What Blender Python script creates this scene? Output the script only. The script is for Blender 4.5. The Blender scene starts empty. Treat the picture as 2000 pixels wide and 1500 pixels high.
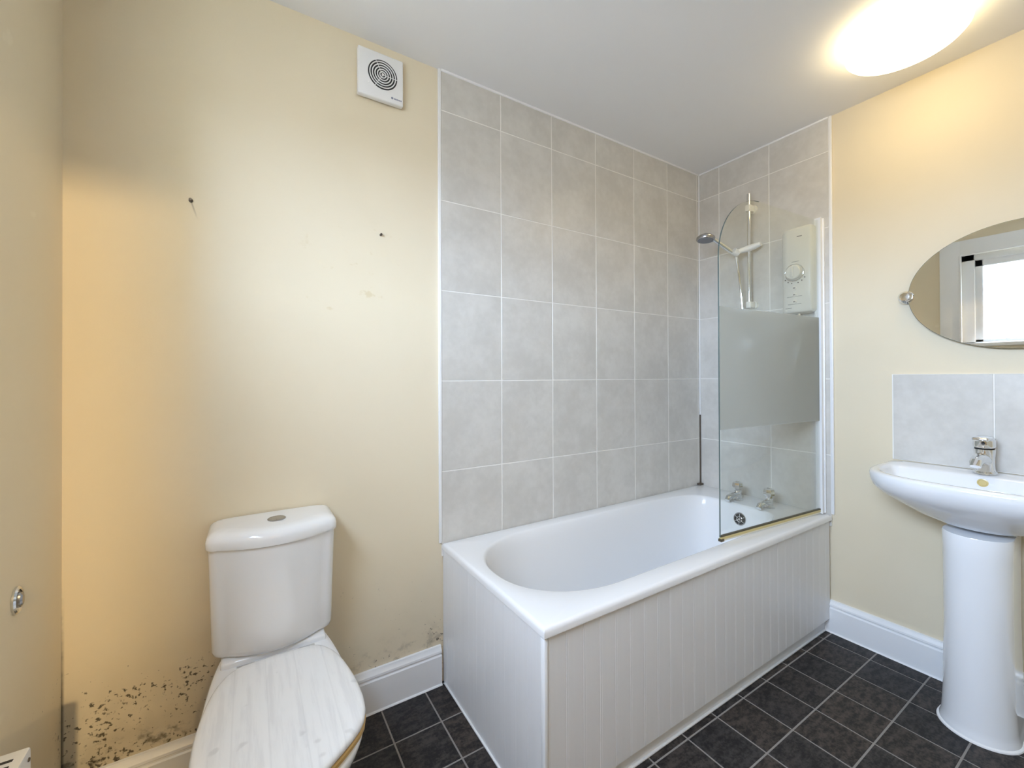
import bpy, bmesh, math, random
from mathutils import Vector, Matrix

random.seed(7)
PI = math.pi
scene = bpy.context.scene
COL = scene.collection

# ------------------------------------------------------------------ camera
W, H = 2.7735, 2.4522            # room width (left wall x=0, right wall x=W), ceiling height; back wall y=0
YF = -2.35                       # room side of the front wall, behind the camera
cam_d = bpy.data.cameras.new('camera')
cam = bpy.data.objects.new('camera', cam_d)
COL.objects.link(cam)
yaw, pit, rol = 0.5593762, 0.0054768, -0.0038088
fw = Vector((math.sin(yaw) * math.cos(pit), math.cos(yaw) * math.cos(pit), math.sin(pit)))
rr = Vector((math.cos(yaw), -math.sin(yaw), 0))
uu = rr.cross(fw)
r2 = rr * math.cos(rol) + uu * math.sin(rol)
u2 = -rr * math.sin(rol) + uu * math.cos(rol)
cam.matrix_world = Matrix(((r2.x, u2.x, -fw.x, 0.42091), (r2.y, u2.y, -fw.y, -1.58093), (r2.z, u2.z, -fw.z, 1.21352), (0, 0, 0, 1)))
cam_d.sensor_fit = 'HORIZONTAL'
cam_d.sensor_width = 36.0
cam_d.lens = 820.557 / 2000 * 36
cam_d.shift_y = -17.8 / 2000
cam_d.clip_start = 0.02
scene.camera = cam

# ------------------------------------------------------------------ light
SKY = (0.60, 0.755, 1.0)
GROUND = (0.19, 0.21, 0.25)
SKY_STRENGTH = 37.0
LAMP_COL = (1.0, 0.785, 0.43)
LAMP_STRENGTH = 8.7
HALL_POWER = 300.0
world = bpy.data.worlds.new('world')
scene.world = world
world.use_nodes = True
# overcast sky above the horizon, darker ground below it
wnt = world.node_tree
wtc = wnt.nodes.new('ShaderNodeTexCoord')
wsp = wnt.nodes.new('ShaderNodeSeparateXYZ')
wmr = wnt.nodes.new('ShaderNodeMapRange')
wmr.inputs[1].default_value, wmr.inputs[2].default_value = -0.02, 0.04
wmx = wnt.nodes.new('ShaderNodeMix')
wmx.data_type = 'RGBA'
wmx.inputs[6].default_value = (*GROUND, 1)
wmx.inputs[7].default_value = (*SKY, 1)
wnt.links.new(wtc.outputs['Generated'], wsp.inputs[0])
wnt.links.new(wsp.outputs[2], wmr.inputs[0])
wnt.links.new(wmr.outputs[0], wmx.inputs[0])
wnt.links.new(wmx.outputs[2], wnt.nodes['Background'].inputs[0])
wnt.nodes['Background'].inputs[1].default_value = SKY_STRENGTH
pl = bpy.data.lights.new('window_portal', 'AREA')
pl.shape = 'RECTANGLE'
pl.size, pl.size_y = 0.62, 1.14
pl.cycles.is_portal = True
po = bpy.data.objects.new('window_portal', pl)
COL.objects.link(po)
po.location = (-0.075, -1.28, 1.81)
po.rotation_euler = (0, -PI / 2, 0)
hl = bpy.data.lights.new('hall_lamp', 'POINT')
hl.energy = HALL_POWER
hl.color = (1.0, 0.74, 0.38)
hl.shadow_soft_size = 0.05
ho = bpy.data.objects.new('hall_lamp', hl)
COL.objects.link(ho)
ho.location = (0.60, -4.2, 2.18)

scene.view_settings.view_transform = 'Standard'
scene.view_settings.look = 'None'
scene.view_settings.gamma = 1
scene.view_settings.exposure = 0.14
scene.view_settings.use_curve_mapping = False
scene.cycles.use_denoising = True
scene.cycles.max_bounces = 10
scene.cycles.diffuse_bounces = 6
scene.cycles.transparent_max_bounces = 16
scene.cycles.caustics_reflective = False
scene.cycles.caustics_refractive = False
scene.cycles.sample_clamp_indirect = 8


# ------------------------------------------------------------------ materials
def new_mat(name):
    m = bpy.data.materials.new(name)
    m.use_nodes = True
    nt = m.node_tree
    return m, nt, nt.nodes, nt.links, nt.nodes['Principled BSDF']


def simple(name, col, rough=0.5, metal=0.0, spec=0.5, coat=0.0):
    m, nt, n, l, b = new_mat(name)
    b.inputs['Base Color'].default_value = (*col, 1)
    b.inputs['Roughness'].default_value = rough
    b.inputs['Metallic'].default_value = metal
    b.inputs['Specular IOR Level'].default_value = spec
    b.inputs['Coat Weight'].default_value = coat
    return m


def math_node(nt, op, a, b=None, clamp=False):
    x = nt.nodes.new('ShaderNodeMath')
    x.operation = op
    x.use_clamp = clamp
    for i, v in enumerate((a, b)):
        if v is None:
            continue
        if isinstance(v, (int, float)):
            x.inputs[i].default_value = v
        else:
            nt.links.new(v, x.inputs[i])
    return x.outputs[0]


def mrange(nt, v, a, b, c=0.0, d=1.0, smooth=True):
    x = nt.nodes.new('ShaderNodeMapRange')
    x.interpolation_type = 'SMOOTHSTEP' if smooth else 'LINEAR'
    nt.links.new(v, x.inputs[0])
    for i, k in enumerate((a, b, c, d)):
        x.inputs[i + 1].default_value = k
    return x.outputs[0]


def noise(nt, vec, scale, detail=3, rough=0.55):
    x = nt.nodes.new('ShaderNodeTexNoise')
    x.inputs['Scale'].default_value = scale
    x.inputs['Detail'].default_value = detail
    x.inputs['Roughness'].default_value = rough
    nt.links.new(vec, x.inputs['Vector'])
    return x.outputs[0]


def mix(nt, f, a, b, mode='MIX'):
    x = nt.nodes.new('ShaderNodeMix')
    x.data_type = 'RGBA'
    x.blend_type = mode
    if isinstance(f, (int, float)):
        x.inputs[0].default_value = f
    else:
        nt.links.new(f, x.inputs[0])
    for i, v in ((6, a), (7, b)):
        if isinstance(v, tuple):
            x.inputs[i].default_value = (*v, 1)
        else:
            nt.links.new(v, x.inputs[i])
    return x.outputs[2]


def coords(nt):
    t = nt.nodes.new('ShaderNodeTexCoord').outputs['Object']
    s = nt.nodes.new('ShaderNodeSeparateXYZ')
    nt.links.new(t, s.inputs[0])
    return t, s.outputs[0], s.outputs[1], s.outputs[2]


def mapped(nt, vec, scale, loc=(0, 0, 0)):
    x = nt.nodes.new('ShaderNodeMapping')
    nt.links.new(vec, x.inputs[0])
    x.inputs['Scale'].default_value = scale
    x.inputs['Location'].default_value = loc
    return x.outputs[0]


def bump(nt, b, h, strength, dist=0.002):
    x = nt.nodes.new('ShaderNodeBump')
    x.inputs['Strength'].default_value = strength
    x.inputs['Distance'].default_value = dist
    nt.links.new(h, x.inputs['Height'])
    nt.links.new(x.outputs[0], b.inputs['Normal'])


CREAM = (0.765, 0.678, 0.515)
CREAM2 = (0.745, 0.657, 0.49)


def wall_material(name, mould=None):
    m, nt, n, l, b = new_mat(name)
    t, x, y, z = coords(nt)
    c = mix(nt, mrange(nt, noise(nt, t, 1.7, 4), 0.35, 0.7), CREAM, CREAM2)
    if mould:
        # black mould speckle, worst in the damp low corner
        lo = mrange(nt, z, 0.13, 0.60, 1.0, 0.0)
        if mould == 'back':
            across = mrange(nt, x, 0.22, 0.60, 1.0, 0.42)
        else:
            across = mrange(nt, y, -0.35, 0.0, 0.0, 0.8)
        dens = math_node(nt, 'MULTIPLY', lo, across)
        n1 = noise(nt, t, 78, 2, 0.6)
        n2 = noise(nt, t, 8, 2)
        f = math_node(nt, 'ADD', math_node(nt, 'MULTIPLY', n1, 0.62), math_node(nt, 'MULTIPLY', n2, 0.38))
        f = math_node(nt, 'ADD', f, math_node(nt, 'MULTIPLY', dens, 0.16))
        spots = mrange(nt, f, 0.672, 0.74, 0.0, 0.88)
        spots = math_node(nt, 'MULTIPLY', spots, mrange(nt, dens, 0.02, 0.25))
        haze = math_node(nt, 'MULTIPLY', math_node(nt, 'POWER', dens, 1.6), mrange(nt, noise(nt, t, 6, 3), 0.3, 0.7, 0.15, 0.5))
        c = mix(nt, haze, c, (0.22, 0.19, 0.13))
        sm = math_node(nt, 'MULTIPLY', mrange(nt, noise(nt, mapped(nt, t, (1, 1, 1.3), (2, 0, 4)), 15, 4, 0.65), 0.50, 0.66), mrange(nt, z, 0.15, 0.27, 0.85, 0.0))
        sm = math_node(nt, 'MULTIPLY', sm, across)
        c = mix(nt, sm, c, (0.05, 0.038, 0.022))
        c = mix(nt, spots, c, (0.045, 0.035, 0.025))
        # dark line of damp in the corner itself
        cor = mrange(nt, x if mould == 'back' else y, 0.0, 0.007 if mould == 'back' else -0.007, 1.0, 0.0)
        cor = math_node(nt, 'MULTIPLY', cor, mrange(nt, math_node(nt, 'ADD', z, math_node(nt, 'MULTIPLY', noise(nt, t, 30), 0.3)), 0.45, 0.85, 0.8, 0.0))
        c = mix(nt, cor, c, (0.05, 0.04, 0.03))
    if mould == 'back':
        # faint scuffs where something was once fixed
        box = math_node(nt, 'MULTIPLY', math_node(nt, 'MULTIPLY', mrange(nt, x, 0.55, 0.62), mrange(nt, x, 0.9, 0.98, 1.0, 0.0)),
                        math_node(nt, 'MULTIPLY', mrange(nt, z, 1.40, 1.48), mrange(nt, z, 1.70, 1.8, 1.0, 0.0)))
        sc = mrange(nt, noise(nt, mapped(nt, t, (1, 1, 1.6)), 13, 4, 0.6), 0.60, 0.68)
        c = mix(nt, math_node(nt, 'MULTIPLY', math_node(nt, 'MULTIPLY', sc, box), 0.45), c, (0.60, 0.47, 0.24))
        # dark streak below the left screw
        d = math_node(nt, 'ABSOLUTE', math_node(nt, 'SUBTRACT', math_node(nt, 'ADD', x, math_node(nt, 'MULTIPLY', z, 0.3)), 0.273 + 0.3 * 1.748))
        st = math_node(nt, 'MULTIPLY', mrange(nt, d, 0.0, 0.004, 0.5, 0.0), math_node(nt, 'MULTIPLY', mrange(nt, z, 1.69, 1.735), mrange(nt, z, 1.743, 1.748, 1.0, 0.0)))
        c = mix(nt, st, c, (0.2, 0.15, 0.09))
    if mould == 'left':
        sc = mrange(nt, noise(nt, t, 8, 2, 0.5), 0.70, 0.74)
        c = mix(nt, math_node(nt, 'MULTIPLY', sc, 0.35), c, (0.85, 0.78, 0.62))
    l.new(c, b.inputs['Base Color'])
    b.inputs['Roughness'].default_value = 0.62
    b.inputs['Specular IOR Level'].default_value = 0.3
    bump(nt, b, noise(nt, t, 220, 2), 0.12, 0.001)
    return m


M = {}
M['wall_back'] = wall_material('cream_paint_mouldy', 'back')
M['wall_left'] = wall_material('cream_paint_left', 'left')
M['wall'] = wall_material('cream_paint')


def ceiling_mat():
    m, nt, n, l, b = new_mat('ceiling_paint')
    t, x, y, z = coords(nt)
    l.new(mix(nt, noise(nt, t, 1.2, 3), (0.86, 0.86, 0.865), (0.83, 0.83, 0.84)), b.inputs['Base Color'])
    b.inputs['Roughness'].default_value = 0.8
    b.inputs['Specular IOR Level'].default_value = 0.2
    bump(nt, b, noise(nt, t, 90, 2), 0.1, 0.001)
    return m


M['ceiling'] = ceiling_mat()


def stone_tile(name, c1, c2, rough):
    m, nt, n, l, b = new_mat(name)
    t, x, y, z = coords(nt)
    oi = n.new('ShaderNodeObjectInfo')
    off = nt.nodes.new('ShaderNodeVectorMath')
    off.operation = 'ADD'
    l.new(t, off.inputs[0])
    cb = n.new('ShaderNodeCombineXYZ')
    s = math_node(nt, 'MULTIPLY', oi.outputs['Random'], 37.0)
    for i in range(3):
        l.new(s, cb.inputs[i])
    l.new(cb.outputs[0], off.inputs[1])
    v = off.outputs[0]
    f = math_node(nt, 'ADD', math_node(nt, 'MULTIPLY', noise(nt, v, 7, 5, 0.6), 0.7), math_node(nt, 'MULTIPLY', noise(nt, v, 34, 3, 0.6), 0.3))
    c = mix(nt, mrange(nt, f, 0.33, 0.68), c1, c2)
    l.new(c, b.inputs['Base Color'])
    b.inputs['Roughness'].default_value = rough
    bump(nt, b, noise(nt, v, 60, 3), 0.08, 0.001)
    return m


M['wall_tile'] = stone_tile('stone_effect_wall_tile', (0.565, 0.545, 0.505), (0.655, 0.635, 0.595), 0.34)
M['grout'] = simple('pale_grout', (0.84, 0.82, 0.78), 0.8)


def slate():
    m, nt, n, l, b = new_mat('slate_floor_tile')
    t, x, y, z = coords(nt)
    oi = n.new('ShaderNodeObjectInfo')
    cb = n.new('ShaderNodeCombineXYZ')
    s = math_node(nt, 'MULTIPLY', oi.outputs['Random'], 53.0)
    for i in range(3):
        l.new(s, cb.inputs[i])
    off = nt.nodes.new('ShaderNodeVectorMath')
    off.operation = 'ADD'
    l.new(t, off.inputs[0])
    l.new(cb.outputs[0], off.inputs[1])
    v = off.outputs[0]
    f = math_node(nt, 'ADD', math_node(nt, 'MULTIPLY', noise(nt, mapped(nt, v, (1, 2.2, 1)), 24, 5, 0.65), 0.6), math_node(nt, 'MULTIPLY', noise(nt, v, 110, 3, 0.7), 0.4))
    c = mix(nt, mrange(nt, f, 0.40, 0.62), (0.010, 0.0098, 0.0105), (0.060, 0.052, 0.047))
    tone = mix(nt, oi.outputs['Random'], (0.75, 0.78, 0.86), (1.25, 1.12, 1.02))
    c = mix(nt, 1.0, c, tone, 'MULTIPLY')
    l.new(c, b.inputs['Base Color'])
    b.inputs['Roughness'].default_value = 0.52
    b.inputs['Specular IOR Level'].default_value = 0.35
    bump(nt, b, f, 0.25, 0.002)
    return m


M['slate'] = slate()
M['floor_grout'] = simple('grey_floor_grout', (0.27, 0.25, 0.23), 0.75)
M['gloss_white'] = simple('white_gloss_paint', (0.85, 0.86, 0.87), 0.28)
M['ceramic'] = simple('white_ceramic', (0.84, 0.85, 0.865), 0.07, coat=0.3)
M['acrylic'] = simple('white_acrylic', (0.83, 0.83, 0.835), 0.16)
M['plastic'] = simple('white_plastic', (0.82, 0.82, 0.82), 0.3)
M['cream_plastic'] = simple('off_white_plastic', (0.80, 0.785, 0.73), 0.3)
M['trim'] = simple('white_pvc_trim', (0.86, 0.86, 0.86), 0.35)
M['chrome'] = simple('chrome', (0.80, 0.81, 0.82), 0.09, 1.0)
M['chrome_dark'] = simple('tarnished_chrome', (0.42, 0.42, 0.43), 0.25, 1.0)
M['dark'] = simple('dark_void', (0.02, 0.02, 0.022), 0.6)
M['grey_print'] = simple('grey_print', (0.25, 0.27, 0.36), 0.5)
M['black_print'] = simple('dark_print', (0.10, 0.10, 0.10), 0.5)
M['tan'] = simple('worn_tan_edge', (0.52, 0.34, 0.12), 0.5)
M['seal'] = simple('yellowed_clear_seal', (0.60, 0.50, 0.22), 0.3)
M['mouldy_seal'] = simple('mouldy_sealant', (0.10, 0.075, 0.055), 0.6)
M['overflow_brass'] = simple('yellowed_overflow', (0.62, 0.50, 0.22), 0.25)
M['led'] = simple('white_indicator', (0.95, 0.95, 0.95), 0.2)
M['steel'] = simple('dull_steel', (0.12, 0.10, 0.08), 0.45, 0.8)


def panel_mat():
    m, nt, n, l, b = new_mat('white_board_panel')
    t, x, y, z = coords(nt)
    l.new(mix(nt, noise(nt, mapped(nt, t, (20, 20, 1)), 3, 3), (0.77, 0.77, 0.775), (0.83, 0.83, 0.84)), b.inputs['Base Color'])
    b.inputs['Roughness'].default_value = 0.38
    return m


M['panel'] = panel_mat()


def lid_mat():
    m, nt, n, l, b = new_mat('limed_wood_lid')
    t, x, y, z = coords(nt)
    g = noise(nt, mapped(nt, t, (26, 2.2, 4)), 2.4, 5, 0.6)
    k = noise(nt, mapped(nt, t, (1, 1, 1), (5, 2, 0)), 26, 1, 0.3)
    c = mix(nt, mrange(nt, g, 0.42, 0.66), (0.84, 0.845, 0.85), (0.765, 0.77, 0.78))
    c = mix(nt, mrange(nt, k, 0.73, 0.80, 0.0, 0.4), c, (0.55, 0.55, 0.55))
    # boards of the lid differ a little in tone
    s = math_node(nt, 'FRACT', math_node(nt, 'MULTIPLY', math_node(nt, 'ADD', x, 0.03), 14.5))
    line = mrange(nt, math_node(nt, 'ABSOLUTE', math_node(nt, 'SUBTRACT', s, 0.5)), 0.46, 0.5, 0.0, 0.3)
    c = mix(nt, line, c, (0.66, 0.67, 0.68))
    # bare wood where the paint has worn off the right-hand edge
    l.new(c, b.inputs['Base Color'])
    b.inputs['Roughness'].default_value = 0.24
    return m


M['lid'] = lid_mat()


def lamp_mat():
    m, nt, n, l, b = new_mat('lit_opal_glass')
    n.remove(b)
    e = n.new('ShaderNodeEmission')
    e.inputs[0].default_value = (*LAMP_COL, 1)
    e.inputs[1].default_value = LAMP_STRENGTH
    l.new(e.outputs[0], n['Material Output'].inputs[0])
    return m


M['lamp'] = lamp_mat()


def clear_glass(name, tint, refl=1.0):
    m, nt, n, l, b = new_mat(name)
    n.remove(b)
    tr = n.new('ShaderNodeBsdfTransparent')
    tr.inputs[0].default_value = (*tint, 1)
    gl = n.new('ShaderNodeBsdfGlossy')
    gl.inputs['Roughness'].default_value = 0.01
    lw = n.new('ShaderNodeLayerWeight')
    lw.inputs[0].default_value = 0.5
    fr = math_node(nt, 'ADD', math_node(nt, 'MULTIPLY', math_node(nt, 'POWER', lw.outputs['Facing'], 5.0), 0.9), 0.04)
    mx = n.new('ShaderNodeMixShader')
    l.new(math_node(nt, 'MULTIPLY', fr, refl), mx.inputs[0])
    l.new(tr.outputs[0], mx.inputs[1])
    l.new(gl.outputs[0], mx.inputs[2])
    l.new(mx.outputs[0], n['Material Output'].inputs[0])
    return m


M['glass'] = clear_glass('clear_screen_glass', (0.965, 0.98, 0.965))
M['window_glass'] = clear_glass('window_glass', (0.98, 0.985, 0.99), 0.6)


def frosted():
    m, nt, n, l, b = new_mat('frosted_glass')
    n.remove(b)
    g = n.new('ShaderNodeBsdfRefraction')
    g.inputs['Color'].default_value = (0.98, 1.0, 0.98, 1)
    g.inputs['Roughness'].default_value = 0.38
    g.inputs['IOR'].default_value = 1.12
    t = n.new('ShaderNodeBsdfTranslucent')
    t.inputs[0].default_value = (0.95, 0.97, 0.95, 1)
    d = n.new('ShaderNodeBsdfDiffuse')
    d.inputs[0].default_value = (0.74, 0.76, 0.72, 1)
    m1 = n.new('ShaderNodeMixShader')
    m1.inputs[0].default_value = 0.3
    l.new(g.outputs[0], m1.inputs[1])
    l.new(t.outputs[0], m1.inputs[2])
    m2 = n.new('ShaderNodeMixShader')
    m2.inputs[0].default_value = 0.26
    l.new(m1.outputs[0], m2.inputs[1])
    l.new(d.outputs[0], m2.inputs[2])
    l.new(m2.outputs[0], n['Material Output'].inputs[0])
    return m


M['frosted'] = frosted()
M['glass_edge'] = simple('green_glass_edge', (0.10, 0.13, 0.12), 0.15)
M['mirror'] = simple('mirror_silver', (0.86, 0.87, 0.86), 0.012, 1.0)
M['mirror_edge'] = simple('mirror_edge', (0.35, 0.36, 0.30), 0.2, 0.6)


# ------------------------------------------------------------------ geometry helpers
class MB:
    """collects shapes in world coordinates"""

    def __init__(self):
        self.bm = bmesh.new()

    def box(self, a, b, r=0.0, seg=2, mi=0):
        c = [(a[i] + b[i]) / 2 for i in range(3)]
        s = [abs(b[i] - a[i]) for i in range(3)]
        t = bmesh.new()
        bmesh.ops.create_cube(t, size=1.0)
        for v in t.verts:
            v.co = Vector((v.co.x * s[0], v.co.y * s[1], v.co.z * s[2])) + Vector(c)
        if r:
            bmesh.ops.bevel(t, geom=list(t.edges), offset=r, segments=seg, affect='EDGES', profile=0.5)
        return self.merge(t, mi)

    def merge(self, t, mi=0, mat=None):
        mp = {}
        for v in t.verts:
            mp[v] = self.bm.verts.new(mat @ v.co if mat else v.co)
        for f in t.faces:
            try:
                nf = self.bm.faces.new([mp[v] for v in f.verts])
                nf.material_index = mi
            except ValueError:
                pass
        t.free()
        return self

    def loft(self, loops, cap0=True, cap1=True, mi=0, mis=None):
        rows = [[self.bm.verts.new(p) for p in lp] for lp in loops]
        n = len(rows[0])
        for k in range(len(rows) - 1):
            for i in range(n):
                f = self.bm.faces.new((rows[k][i], rows[k][(i + 1) % n], rows[k + 1][(i + 1) % n], rows[k + 1][i]))
                f.material_index = mis[k] if mis else mi
        if cap0:
            self.bm.faces.new(rows[0][::-1]).material_index = mis[0] if mis else mi
        if cap1:
            self.bm.faces.new(rows[-1]).material_index = mis[-1] if mis else mi
        return self

    def lathe(self, prof, loc, axis=(0, 0, 1), n=32, mi=0, sx=1.0, sy=1.0):
        """prof: (radius, height) pairs along axis; radius 0 at the ends closes"""
        q = Vector((0, 0, 1)).rotation_difference(Vector(axis).normalized()).to_matrix()
        loc = Vector(loc)
        loops = []
        for r, h in prof:
            r = max(r, 1e-5)
            loops.append([loc + q @ Vector((r * sx * math.cos(2 * PI * i / n), r * sy * math.sin(2 * PI * i / n), h)) for i in range(n)])
        return self.loft(loops, mi=mi)

    def tube(self, pts, r, n=12, mi=0):
        pts = [Vector(p) for p in pts]
        loops = []
        up = Vector((0.13, 0.31, 0.94))
        for i, p in enumerate(pts):
            d = (pts[min(i + 1, len(pts) - 1)] - pts[max(i - 1, 0)]).normalized()
            a = d.cross(up).normalized()
            b = d.cross(a).normalized()
            ri = r[i] if isinstance(r, (list, tuple)) else r
            loops.append([p + (a * math.cos(2 * PI * k / n) + b * math.sin(2 * PI * k / n)) * ri for k in range(n)])
        return self.loft(loops, mi=mi)

    def torus(self, loc, axis, R, r, n=40, k=8, mi=0):
        q = Vector((0, 0, 1)).rotation_difference(Vector(axis).normalized()).to_matrix()
        loc = Vector(loc)
        rows = []
        for i in range(n):
            a = 2 * PI * i / n
            rows.append([self.bm.verts.new(loc + q @ Vector(((R + r * math.cos(2 * PI * j / k)) * math.cos(a), (R + r * math.cos(2 * PI * j / k)) * math.sin(a), r * math.sin(2 * PI * j / k)))) for j in range(k)])
        for i in range(n):
            for j in range(k):
                self.bm.faces.new((rows[i][j], rows[(i + 1) % n][j], rows[(i + 1) % n][(j + 1) % k], rows[i][(j + 1) % k])).material_index = mi
        return self

    def sweep(self, prof, p0, p1, out, mi=0):
        """prism with profile (t, z): t along 'out', z up, from p0 to p1"""
        out = Vector(out)
        lps = []
        for p in (p0, p1):
            lps.append([Vector(p) + out * t + Vector((0, 0, z)) for t, z in prof])
        return self.loft(lps, mi=mi)

    def quad(self, pts, mi=0):
        self.bm.faces.new([self.bm.verts.new(p) for p in pts]).material_index = mi
        return self


def world_loc(o):
    v = Vector((0, 0, 0))
    while o:
        v = v + o.location
        o = o.parent
    return v


def obj(name, mb, mats, parent=None, smooth=35, loc=None):
    """link the collected shapes as ONE mesh object; loc = its origin in world coordinates"""
    bmesh.ops.recalc_face_normals(mb.bm, faces=list(mb.bm.faces))
    base = Vector(loc) if loc is not None else (world_loc(parent) if parent else Vector((0, 0, 0)))
    for v in mb.bm.verts:
        v.co -= base
    me = bpy.data.meshes.new(name)
    mb.bm.to_mesh(me)
    mb.bm.free()
    for m in (mats if isinstance(mats, (list, tuple)) else [mats]):
        me.materials.append(M[m] if isinstance(m, str) else m)
    if smooth:
        for p in me.polygons:
            p.use_smooth = True
        me.set_sharp_from_angle(angle=math.radians(smooth))
    o = bpy.data.objects.new(name, me)
    COL.objects.link(o)
    o.parent = parent
    o.location = base - (world_loc(parent) if parent else Vector((0, 0, 0)))
    return o


def tag(o, label, cat, group=None, kind=None):
    o['label'] = label
    o['category'] = cat
    if group:
        o['group'] = group
    if kind:
        o['kind'] = kind
    return o


def thing(name, loc, label, cat, group=None):
    o = bpy.data.objects.new(name, None)
    o.empty_display_size = 0.05
    COL.objects.link(o)
    o.location = loc
    return tag(o, label, cat, group)


def struct(name, mb, mats, label, cat, smooth=35):
    o = obj(name, mb, mats, None, smooth)
    return tag(o, label, cat, kind='structure')


# ================================================================== SETTING
T = 0.1
TL = 0.46                        # depth of the unseen outer leaf added to cut grazing daylight
WIN_Y0, WIN_Y1, WIN_Z0, WIN_Z1 = -0.593, -1.96, 1.478, 2.218      # opening in the left wall
DOOR_X0, DOOR_X1, DOOR_Z = 0.05, 0.83, 2.0

floor = struct('floor', MB().box((-T, YF - T, -0.06), (W + T, T, -0.0015)), 'floor_grout', 'dark slate effect tiled floor with pale grout lines', 'floor', 0)
ceiling = struct('ceiling', MB().box((-0.08, YF - T, H), (W + T, T, H + 0.08)), 'ceiling', 'plain white painted ceiling above the whole bathroom', 'ceiling', 0)
wall_back = struct('wall_back', MB().box((-T, 0, 0), (W + T, T, H)), 'wall_back', 'cream wall behind the toilet with mould low in the left corner', 'wall', 0)
wall_right = struct('wall_right', MB().box((W, YF - T, 0), (W + T, 0, H)), 'wall', 'cream wall behind basin and shower', 'wall', 0)
wl = MB()
wl.box((-0.08, WIN_Y0, 0), (0, 0, H)).box((-0.08, YF - T, 0), (0, WIN_Y1, H))
wl.box((-0.08, WIN_Y1, 0), (0, WIN_Y0, WIN_Z0)).box((-0.08, WIN_Y1, WIN_Z1), (0, WIN_Y0, H))
# unseen outer leaf, added to cut grazing daylight; open above so sky reaches in
OY0, OY1, OZ0, OZ1 = -0.50, -1.90, 1.38, 2.44
wl.box((-TL, OY0, 0), (-0.08, 0, H)).box((-TL, YF - T, 0), (-0.08, OY1, H))
wl.box((-TL, OY1, 0), (-0.08, OY0, OZ0))
wall_left = struct('wall_left', wl, 'wall_left', 'yellowish cream wall at the far left with a chrome fixing', 'wall', 0)
wf = MB()
wf.box((0, YF - T, 0), (DOOR_X0, YF, H)).box((DOOR_X1, YF - T, 0), (W, YF, H)).box((DOOR_X0, YF - T, DOOR_Z), (DOOR_X1, YF, H))
wall_front = struct('wall_front', wf, 'wall', 'cream wall with the doorway, behind the viewer', 'wall', 0)
# landing beyond the doorway, so that its lamp's light arrives through the opening only
hw = MB()
hw.box((-0.5, -4.9, 0), (-0.4, YF - T, H)).box((1.5, -4.9, 0), (1.6, YF - T, H)).box((-0.5, -5.0, 0), (1.6, -4.9, H))
hw.box((-0.5, YF - T - 0.001, 0), (-T, YF - T + 0.06, H))
M['landing'] = simple('brown_landing_paint', (0.22, 0.17, 0.12), 0.7)
struct('wall_landing', hw, 'landing', 'brown walls of the landing beyond the doorway', 'wall', 0)
struct('ceiling_landing', MB().box((-0.5, -5.0, H), (1.6, YF - T, H + 0.08)), 'landing', 'brown ceiling of the landing beyond the doorway', 'ceiling', 0)
struct('floor_landing', MB().box((-0.5, -5.0, -0.06), (1.6, YF - T, 0)), 'slate', 'dark floor of the landing beyond the doorway', 'floor', 0)

# door, standing ajar towards the landing
dm = MB().box((-0.80, -0.04, 0.006), (0.03, 0, 2.10), 0.002)
door = obj('door_1', dm, 'gloss_white', None, 35, (0, 0, 0))
door.location = (DOOR_X1, YF - T, 0)
door.rotation_euler = (0, 0, math.radians(66))
tag(door, 'white door standing ajar to the landing', 'door', kind='structure')
hm = MB().tube([(-0.70, 0.0, 1.0), (-0.70, 0.05, 1.0), (-0.66, 0.055, 1.0), (-0.59, 0.055, 1.0)], 0.009)
dh = obj('door_handle', hm, 'chrome', None, 35, (0, 0, 0))
dh.parent = door

# window in the left wall (its reflection shows in the oval mirror): the frame sits in the inner leaf
win = thing('window_1', (0, WIN_Y0, WIN_Z0), 'white wooden window reflected in the oval mirror', 'window')
win['kind'] = 'structure'
A = 0.122
m = MB()
for a, b in (((0, WIN_Y0 - 0.004, WIN_Z0 - 0.04), (0.02, WIN_Y0 + A, WIN_Z1 + A)), ((0, WIN_Y1 - A, WIN_Z0 - 0.04), (0.02, WIN_Y1 + 0.004, WIN_Z1 + A)),
             ((0, WIN_Y1, WIN_Z1 - 0.004), (0.02, WIN_Y0, WIN_Z1 + A))):
    m.box(a, b, 0.003)
obj('architrave', m, 'gloss_white', win)
m = MB()
for a, b in (((0.012, WIN_Y0 - 0.010, WIN_Z0), (0.028, WIN_Y0 + 0.004, WIN_Z1)), ((0.012, WIN_Y1, WIN_Z1 - 0.010), (0.028, WIN_Y0, WIN_Z1 + 0.004)),
             ((0.012, WIN_Y1 - 0.004, WIN_Z0), (0.028, WIN_Y1 + 0.010, WIN_Z1))):
    m.box(a, b, 0.005)
obj('bead', m, 'gloss_white', win)
obj('window_sill', MB().box((-0.02, WIN_Y1 - 0.10, WIN_Z0 - 0.028), (0.024, WIN_Y0 + 0.10, WIN_Z0 + 0.002), 0.006), 'gloss_white', win)
m = MB()
X0, X1 = -0.08, -0.022
m.box((X0, -0.670, WIN_Z0), (X1, WIN_Y0, WIN_Z1), 0.003).box((X0, WIN_Y1, WIN_Z0), (X1, WIN_Y1 + 0.075, WIN_Z1), 0.003)
m.box((X0, WIN_Y1, 2.166), (X1, WIN_Y0, WIN_Z1), 0.003).box((X0, WIN_Y1, WIN_Z0), (X1, WIN_Y0, WIN_Z0 + 0.012), 0.002)
obj('window_frame', m, 'gloss_white', win)
m = MB()
X0, X1 = -0.072, -0.036
m.box((X0, -0.716, WIN_Z0 + 0.01), (X1, -0.668, 2.168), 0.004).box((X0, WIN_Y1 + 0.07, WIN_Z0 + 0.01), (X1, WIN_Y1 + 0.118, 2.168), 0.004)
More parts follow.
